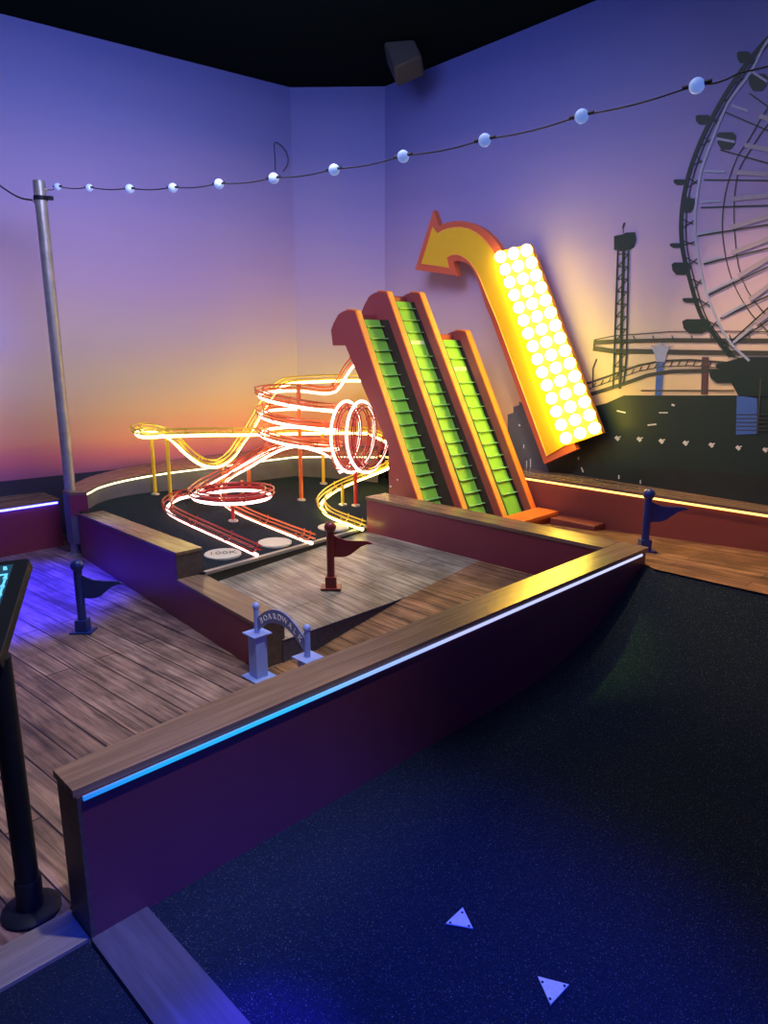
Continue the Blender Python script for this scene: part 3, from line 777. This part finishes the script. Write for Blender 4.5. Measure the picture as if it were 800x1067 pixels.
# ---------------------------------------------------------------- information stand at the left edge
sb=Z(33,949,0)
t=thing('information_stand',sb,'black pole stand with round base and tilted cyan screen at the left edge','stand')
hp=above(5,685,sb)
build('base',MB().lathe(sb,[(.080,0),(.080,.010),(.074,.016),(.035,.022)],36),'black',t,smooth=True)
build('pole',MB().lathe(sb,[(.031,.02),(.031,hp)],24),'black',t,smooth=True)
build('collar',MB().lathe(sb,[(.036,.018),(.036,.105),(.033,.112)],24),'black',t,smooth=True)
tr=Z(32,581,.98); br=Z(-1,690,.80)
ux=(tr-br).normalized()
lx=(-RIGHT*.95+FWD*.10+Vector((0,0,.02)))
lx=(lx-ux*lx.dot(ux)).normalized()
nn=ux.cross(lx)
if nn.dot(EYEP-tr)<0: nn=-nn
L=(tr-br).length
def tab(a,b,c): return br+ux*a+lx*b+nn*c
fr_=[tab(0,0,0),tab(L-.012,0,0),tab(L,.012,0),tab(L,.36,0),tab(0,.36,0)]
hd=build('screen_frame',MB().prism(fr_,nn*-.03),'black',t,bevel=.003)
build('screen',MB().prism([tab(.02,.045,.001),tab(L-.022,.045,.001),tab(L-.022,.33,.001),tab(.02,.33,.001)],nn*.002),'screen',hd)
m=MB()
def frame2(b0,b1,a0,a1,w):
    for q in ((a0,a1,b0,b0+w),(a0,a1,b1-w,b1),(a0,a0+w,b0,b1),(a1-w,a1,b0,b1)):
        m.prism([tab(q[0],q[2],.0035),tab(q[1],q[2],.0035),tab(q[1],q[3],.0035),tab(q[0],q[3],.0035)],nn*.001)
frame2(.05,.30,.03,L-.06,.007); frame2(.072,.28,.05,L-.085,.003)
for k in range(9): 
    a=.05+k*(L-.13)/8; m.ball(tab(a,.054,.003),.007,8,6)
for k in range(5):
    a0=L-.045; b0=.055+k*.035
    m.prism([tab(a0,b0,.0035),tab(a0+.016,b0+.006,.0035),tab(a0+.016,b0+.016,.0035),tab(a0,b0+.012,.0035)],nn*.001)
build('screen_graphic',m,'cyan',hd)
build('tilt_bracket',MB().tube([Vector((sb.x,sb.y,hp-.02)),tab(.05,.06,-.028)],.018,12),'black',t)

# ---------------------------------------------------------------- triangles on the carpet
for name,pl,mm,lab,hs in (('floor_marker',((482,946.5),(464.5,963),(492.5,968)),'tri1','pale grey triangular marker on the dark carpet, nearer the barrier',((481.5,951),(469,961.5),(488.5,965))),('floor_marker',((560,1018.5),(592.5,1027),(573.3,1048)),'tri2','pale yellow triangular marker on the dark carpet, at the bottom edge',((565,1023.5),(588,1027.5),(573,1041)))):
    o=build(name,MB().prism([Z(*p,.006) for p in pl],(0,0,.004)),mm,label=lab,cat='marker')
    for h in hs: build('screw_head',MB().lathe(Z(*h,.0095),[(.0035,0),(.0035,.0015)],10),'black',o)

# ---------------------------------------------------------------- printed pier scene on the right wall
wn=Vector((-(cD-cC).y,(cD-cC).x,0)).normalized()
if wn.dot(Vector((0,0,0))-cC)<0: wn=-wn
def W_(p,d): return online(p[0],p[1],cC,cD)+wn*d
mo=W_((700,400),0)
t=thing('pier_mural',mo,'printed pier scene of Ferris wheel, drop tower and coaster on the right wall','mural')
def poly(name,pts,m,d=.003,par=None): return build(name,MB().prism([W_(p,d) for p in pts],wn*-.001*1.5),m,par or t)
def lines(name,segs,m,d=.004,par=None):
    mb=MB()
    for s in segs:
        w=s[-1]; P=[Vector((a,b)) for a,b in s[:-1]]
        for a,b in zip(P,P[1:]):
            e=(b-a); 
            if e.length<1e-6: continue
            n=Vector((-e.y,e.x)).normalized()*w/2
            q=[a-n,b-n,b+n,a+n]
            mb.prism([W_((x.x,x.y),d) for x in q],wn*-.001)
    return build(name,mb,m,par or t)
# dark water and pier deck
poly('night_water',[(533,470),(545,462),(560,458),(590,446),(612,430),(640,440),(700,470),(800,480),(960,500),(960,570),(800,527),(700,512),(600,500),(533,489)],'mwater',.002)
poly('pier_building',[(612,425),(632,420),(650,412),(768,412),(800,405),(960,400),(960,520),(800,497),(700,488),(633,490),(612,440)],'mgreen',.003)
poly('city_skyline',[(529,432),(535,430),(535,424),(541,422),(541,418),(550,424),(560,450),(572,492),(529,487)],'mcity',.003)
ar=lambda a,b,c:[(a,b),(c,b)]
# windows and lamp reflections of the pier
seg=[((644+k*19.7-.0,459+k*.9),(651+k*19.7,458+k*.9),2.6) for k in range(0)]
sg=[]
for x,y in ((643,456),(666,457),(689,459),(714,461),(741,463),(769,466),(797,468)): sg.append(((x-1.5,y-1),(x+2,y+2.5),3.4)); sg.append(((x,y),(x+4,y-1),1.2))
sg+=[((700,421.5),(703,422.5),2),((675,443),(684,442),1.5),((687,430),(696,430),1.2),((643,428),(652,430),1.5)]
sg+=[((645,495),(645,499),1.2),((667.5,500),(667.5,504),1.2),((606,487),(608,492),1.4),((603,476),(603,479),1.2),((546,463),(546,467),1),((549,480),(549,488),1),((553,478),(553,487),1),((535,478),(535,486),1.3),((541,442),(542,444),1.5)]
for q in sg: lines('pier_lamp',[q],'mwhite',.006)
# rails of the coaster
up=[(600,401),(614,399),(640,390),(665,381),(690,376),(720,375),(760,378),(800,378),(960,380)]
lo_=[(606,414),(625,408),(650,400),(675,391),(700,387),(740,386),(800,389),(960,392)]
l=[tuple(up)+(2.2,),tuple(lo_)+(4.0,)]
for k in range(30):
    x=618+k*8
    def yi(L_,x):
        for (a,b),(c,d) in zip(L_,L_[1:]):
            if a<=x<=c: return b+(d-b)*(x-a)/(c-a)
        return L_[-1][1]
    l.append(((x,yi(up,x)+6),(x+3,yi(up,x)+1),1))
l.append(tuple((a,b+6) for a,b in up)+(1.0,))
l+=[((620,354),(640,350),(700,345.5),(760,345),(860,347),1.0),((620,357),(640,356),(700,354.5),(800,355),(900,356),4.5),((618,363),(640,366),(720,367),(800,368),(900,368),5),((620,354),(619,361),2)]
for k in range(9): l.append(((640+k*20,350-(.2*k)),(643+k*20,356),1.2))
l+=[((668,407),(765,407),1.4),((618,404),(618,384),(622,374),1.5)]
cst=lines('coaster_track',l,'mrail',.005)
lines('support_column',[((688,377),(686,412),7)],'mblue',.0045)
M['mbrown']=plain('mural_brown_column',(.10,.055,.06),.5)
lines('support_column',[((735,372),(734,411),7)],'mbrown',.0045)
poly('sea_spray',[(684,377),(682,368),(678,360),(684,362),(688,356),(692,362),(699,360),(695,368),(693,377)],'msteel',.0062)
# drop tower
l=[((644,261),(639,405),1.8),((655,261),(653,372),(650,400),1.8),((650,262),(646,405),3)]
for k in range(10):
    y=265+k*13; x0=644-(y-261)*.035; x1=655-(y-261)*.03
    l+=[((x0,y),(x1,y),1.2),((x0,y+13),(x1,y),1)]
tw=lines('drop_tower',l,'mgreen',.006)
poly('tower_cab',[(640,246),(650,244),(652,242.5),(662,242),(663,250),(661,258),(657,260),(650,262),(640,260.5)],'mgreen',.0065,tw)
lines('tower_flag',[((650,243),(649.5,236),.8),((649,238),(651,232),1.6)],'mgreen',.0065,tw)
# Ferris wheel
fp=lambda x,y:(700+x/2.96,40+y/2.964)
outer_=[(820,22),(796,45),(772.6,74),(750.7,107.5),(730,148),(717,185),(710.5,222),(711,256),(718.6,290),(730,327),(745,350),(761,371)]
inner_=[(830,15),(800,43),(783.4,73.7),(762.5,102),(755.7,114),(743,144),(732.8,171.6),(730,182),(725.5,212),(724,239),(726,256),(732,290),(742,320),(759,354),(781,376)]
def cr2(P,n=4): return [(v.x,v.y) for v in smoothpath([Vector((a,b,0)) for a,b in P],n)]
fw_=lines('ferris_wheel',[tuple(cr2(outer_))+(4.5,)]+[tuple(cr2([(830,78),(800,113),(781,145),(768,165),(756,202),(753,243),(761,286),(778,320),(800,345),(830,370)]))+(1,),tuple(cr2([(830,95),(800,130),(783,155),(769,182),(765,229),(773,290),(800,330),(830,355)]))+(1,)]
 +[(fp(*a),fp(*b),1.5) for a,b in (((165,228),(330,300)),((150,345),(330,395)),((100,437),(330,440)),((90,523),(330,515)),((80,610),(330,570)),((100,697),(330,640)),((110,795),(330,690)),((150,865),(330,780)),((190,945),(330,850)),((240,170),(330,235)),((185,935),(300,830)))]
 ,'mgreen',.0068)
lines('wheel_rim',[tuple(cr2(inner_))+(2.6,)],'msteel',.0075,fw_)
oc=cr2(outer_,6); ic=cr2(inner_,5); st2=[]
n_=min(len(oc),len(ic))
for k in range(2,34):
    y=25+k*10.6
    a=min(oc,key=lambda q:abs(q[1]-y)); b=min(ic,key=lambda q:abs(q[1]-(y+(8 if k%2 else -8))))
    st2.append((a,b,1.1))
lines('rim_struts',st2+[tuple((x+5,y+1) for x,y in oc)+(1.3,)],'mgreen',.0070,fw_)
S=[((185,207),(235,225)),((140,310),(195,320)),((100,410),(165,412)),((90,505),(150,502)),((80,605),(145,592)),((95,692),(155,673)),((105,788),(200,742)),((155,860),(225,820)),((190,940),(250,890)),((250,105),(296,135))]
for a,b in S: lines('spoke_light',[(fp(*a),fp(*b),2.6)],'msteel',.0078,fw_)
S=[((270,240),(340,262)),((225,330),(340,352)),((195,414),(340,421)),((180,497),(340,482)),((180,585),(340,538)),((185,663),(340,605)),((205,735),(340,655)),((240,808),(340,735)),((260,880),(340,820))]
lines('hazy_spokes',[(fp(*a),fp(*b),5) for a,b in S],'mgrey',.0073,fw_)
for x,y,w,h in ((717,214,14,15),(710,280,20,13),(726,340,30,15),(756,392,34,14),(790,86,20,18),(757,147,20,18),(733,125,16,10),(709,190,14,6),(706,256,16,5),(720,313,18,5),(775,60,14,12)):
    poly('gondola',[(x-w/2,y-h*.35),(x-w*.35,y-h/2),(x+w*.35,y-h*.5),(x+w/2,y-h*.3),(x+w*.42,y+h*.2),(x+w*.2,y+h*.5),(x-w*.25,y+h*.5),(x-w*.45,y+h*.15)],'mgreen',.0071,fw_)
poly('ticket_booth',[(768,412),(789,415),(789,452),(767,453)],'mblue',.0062)
lines('pier_railing',[((768,432+4*k),(860,431+4.6*k),1) for k in range(5)]+[((793,394),(789,452),2)],'mrail',.0072)
poly('wheel_base',[(745,380),(775,372),(815,372),(860,380),(860,412),(770,413),(760,395)],'mgreen',.0064)

# ---------------------------------------------------------------- lights
def area(name,loc,tgt,size,power,col,sy=None,spread=None):
    l=bpy.data.lights.new(name,'AREA'); l.energy=power; l.color=col; l.size=size
    if sy: l.shape='RECTANGLE'; l.size_y=sy
    if spread: l.spread=R(spread)
    o=bpy.data.objects.new(name,l); C.objects.link(o); o.location=loc
    o.rotation_euler=(Vector(tgt)-Vector(loc)).to_track_quat('-Z','Y').to_euler(); return o
def spot(name,loc,tgt,power,col,ang=50,blend=.8,rad=.06):
    l=bpy.data.lights.new(name,'SPOT'); l.energy=power; l.color=col; l.spot_size=R(ang); l.spot_blend=blend; l.shadow_soft_size=rad
    o=bpy.data.objects.new(name,l); C.objects.link(o); o.location=loc
    o.rotation_euler=(Vector(tgt)-Vector(loc)).to_track_quat('-Z','Y').to_euler(); return o
area('left_wall_wash',(2.0,3.2,3.7),(3.0,6.1,2.0),1.6,128,(.50,.50,1.0))
area('right_wall_wash',(3.0,2.2,3.7),(5.1,3.0,2.0),1.4,16,(.45,.50,1.0))
spot('blue_wall_spot',(-.2,4.2,3.2),(1.10,6.28,1.7),330,(.02,.05,1.0),40)
area('room_fill',(2.2,2.6,3.85),(2.4,3.0,0),2.0,30,(1.0,.92,.90))
area('purple_front_fill',(.9,-1.6,2.6),(1.8,1.75,.2),1.2,25,(.13,.09,1.0))  # added fill from behind the camera, tints the barrier and carpet violet
spot('blue_boardwalk_fill',(1.3,4.9,3.7),(1.30,4.85,0),5600,(.006,.0,1.0),29)  # added lamp strengthening the kerb light strip's blue pool on the boards
spot('blue_carpet_spot',(.3,-.6,3.2),(.85,.75,0),1200,(.0,.05,1.0),40)
spot('blue_strip_spot',(.5,.3,2.6),(.70,1.12,0),1300,(.04,.02,1.0),12)
spot('turf_spot',(2.4,3.2,3.6),(3.0,4.3,.2),90,(.90,.97,1.0),46)
spot('ramp_spot',(3.4,2.4,3.6),(2.7,3.1,.1),150,(.97,1.0,.80),42)
spot('cap_reflection_fill',(3.2,3.6,3.7),(3.15,2.0,.45),420,(.66,1.0,.03),15)  # added lamp standing in for the sign's reflection on the glossy cap
spot('warm_deck_spot',(4.2,2.5,3.7),(4.5,1.1,.3),420,(1.0,.60,.26),52)
spot('lift_spot',(2.6,1.8,3.6),(4.3,3.5,1.0),235,(1.0,.95,.78),32)
spot('boardwalk_spot',(1.2,1.0,3.7),(1.0,2.5,0),300,(1.0,.86,.78),42)
w=bpy.data.worlds.new('world'); bpy.context.scene.world=w; w.use_nodes=True
w.node_tree.nodes['Background'].inputs[0].default_value=(.30,.34,.75,1); w.node_tree.nodes['Background'].inputs[1].default_value=.10

# ---------------------------------------------------------------- camera
cam=bpy.data.cameras.new('camera'); co=bpy.data.objects.new('camera',cam); C.objects.link(co)
co.location=EYEP; co.rotation_euler=(R(90)-TH,0,-YA)
cam.sensor_fit='VERTICAL'; cam.sensor_height=36; cam.lens=36*F/1067; cam.clip_start=.02
bpy.context.scene.camera=co
sc_=bpy.context.scene
sc_.view_settings.view_transform='Standard'; sc_.view_settings.look='None'; sc_.view_settings.exposure=0; sc_.view_settings.gamma=1; sc_.view_settings.use_curve_mapping=False
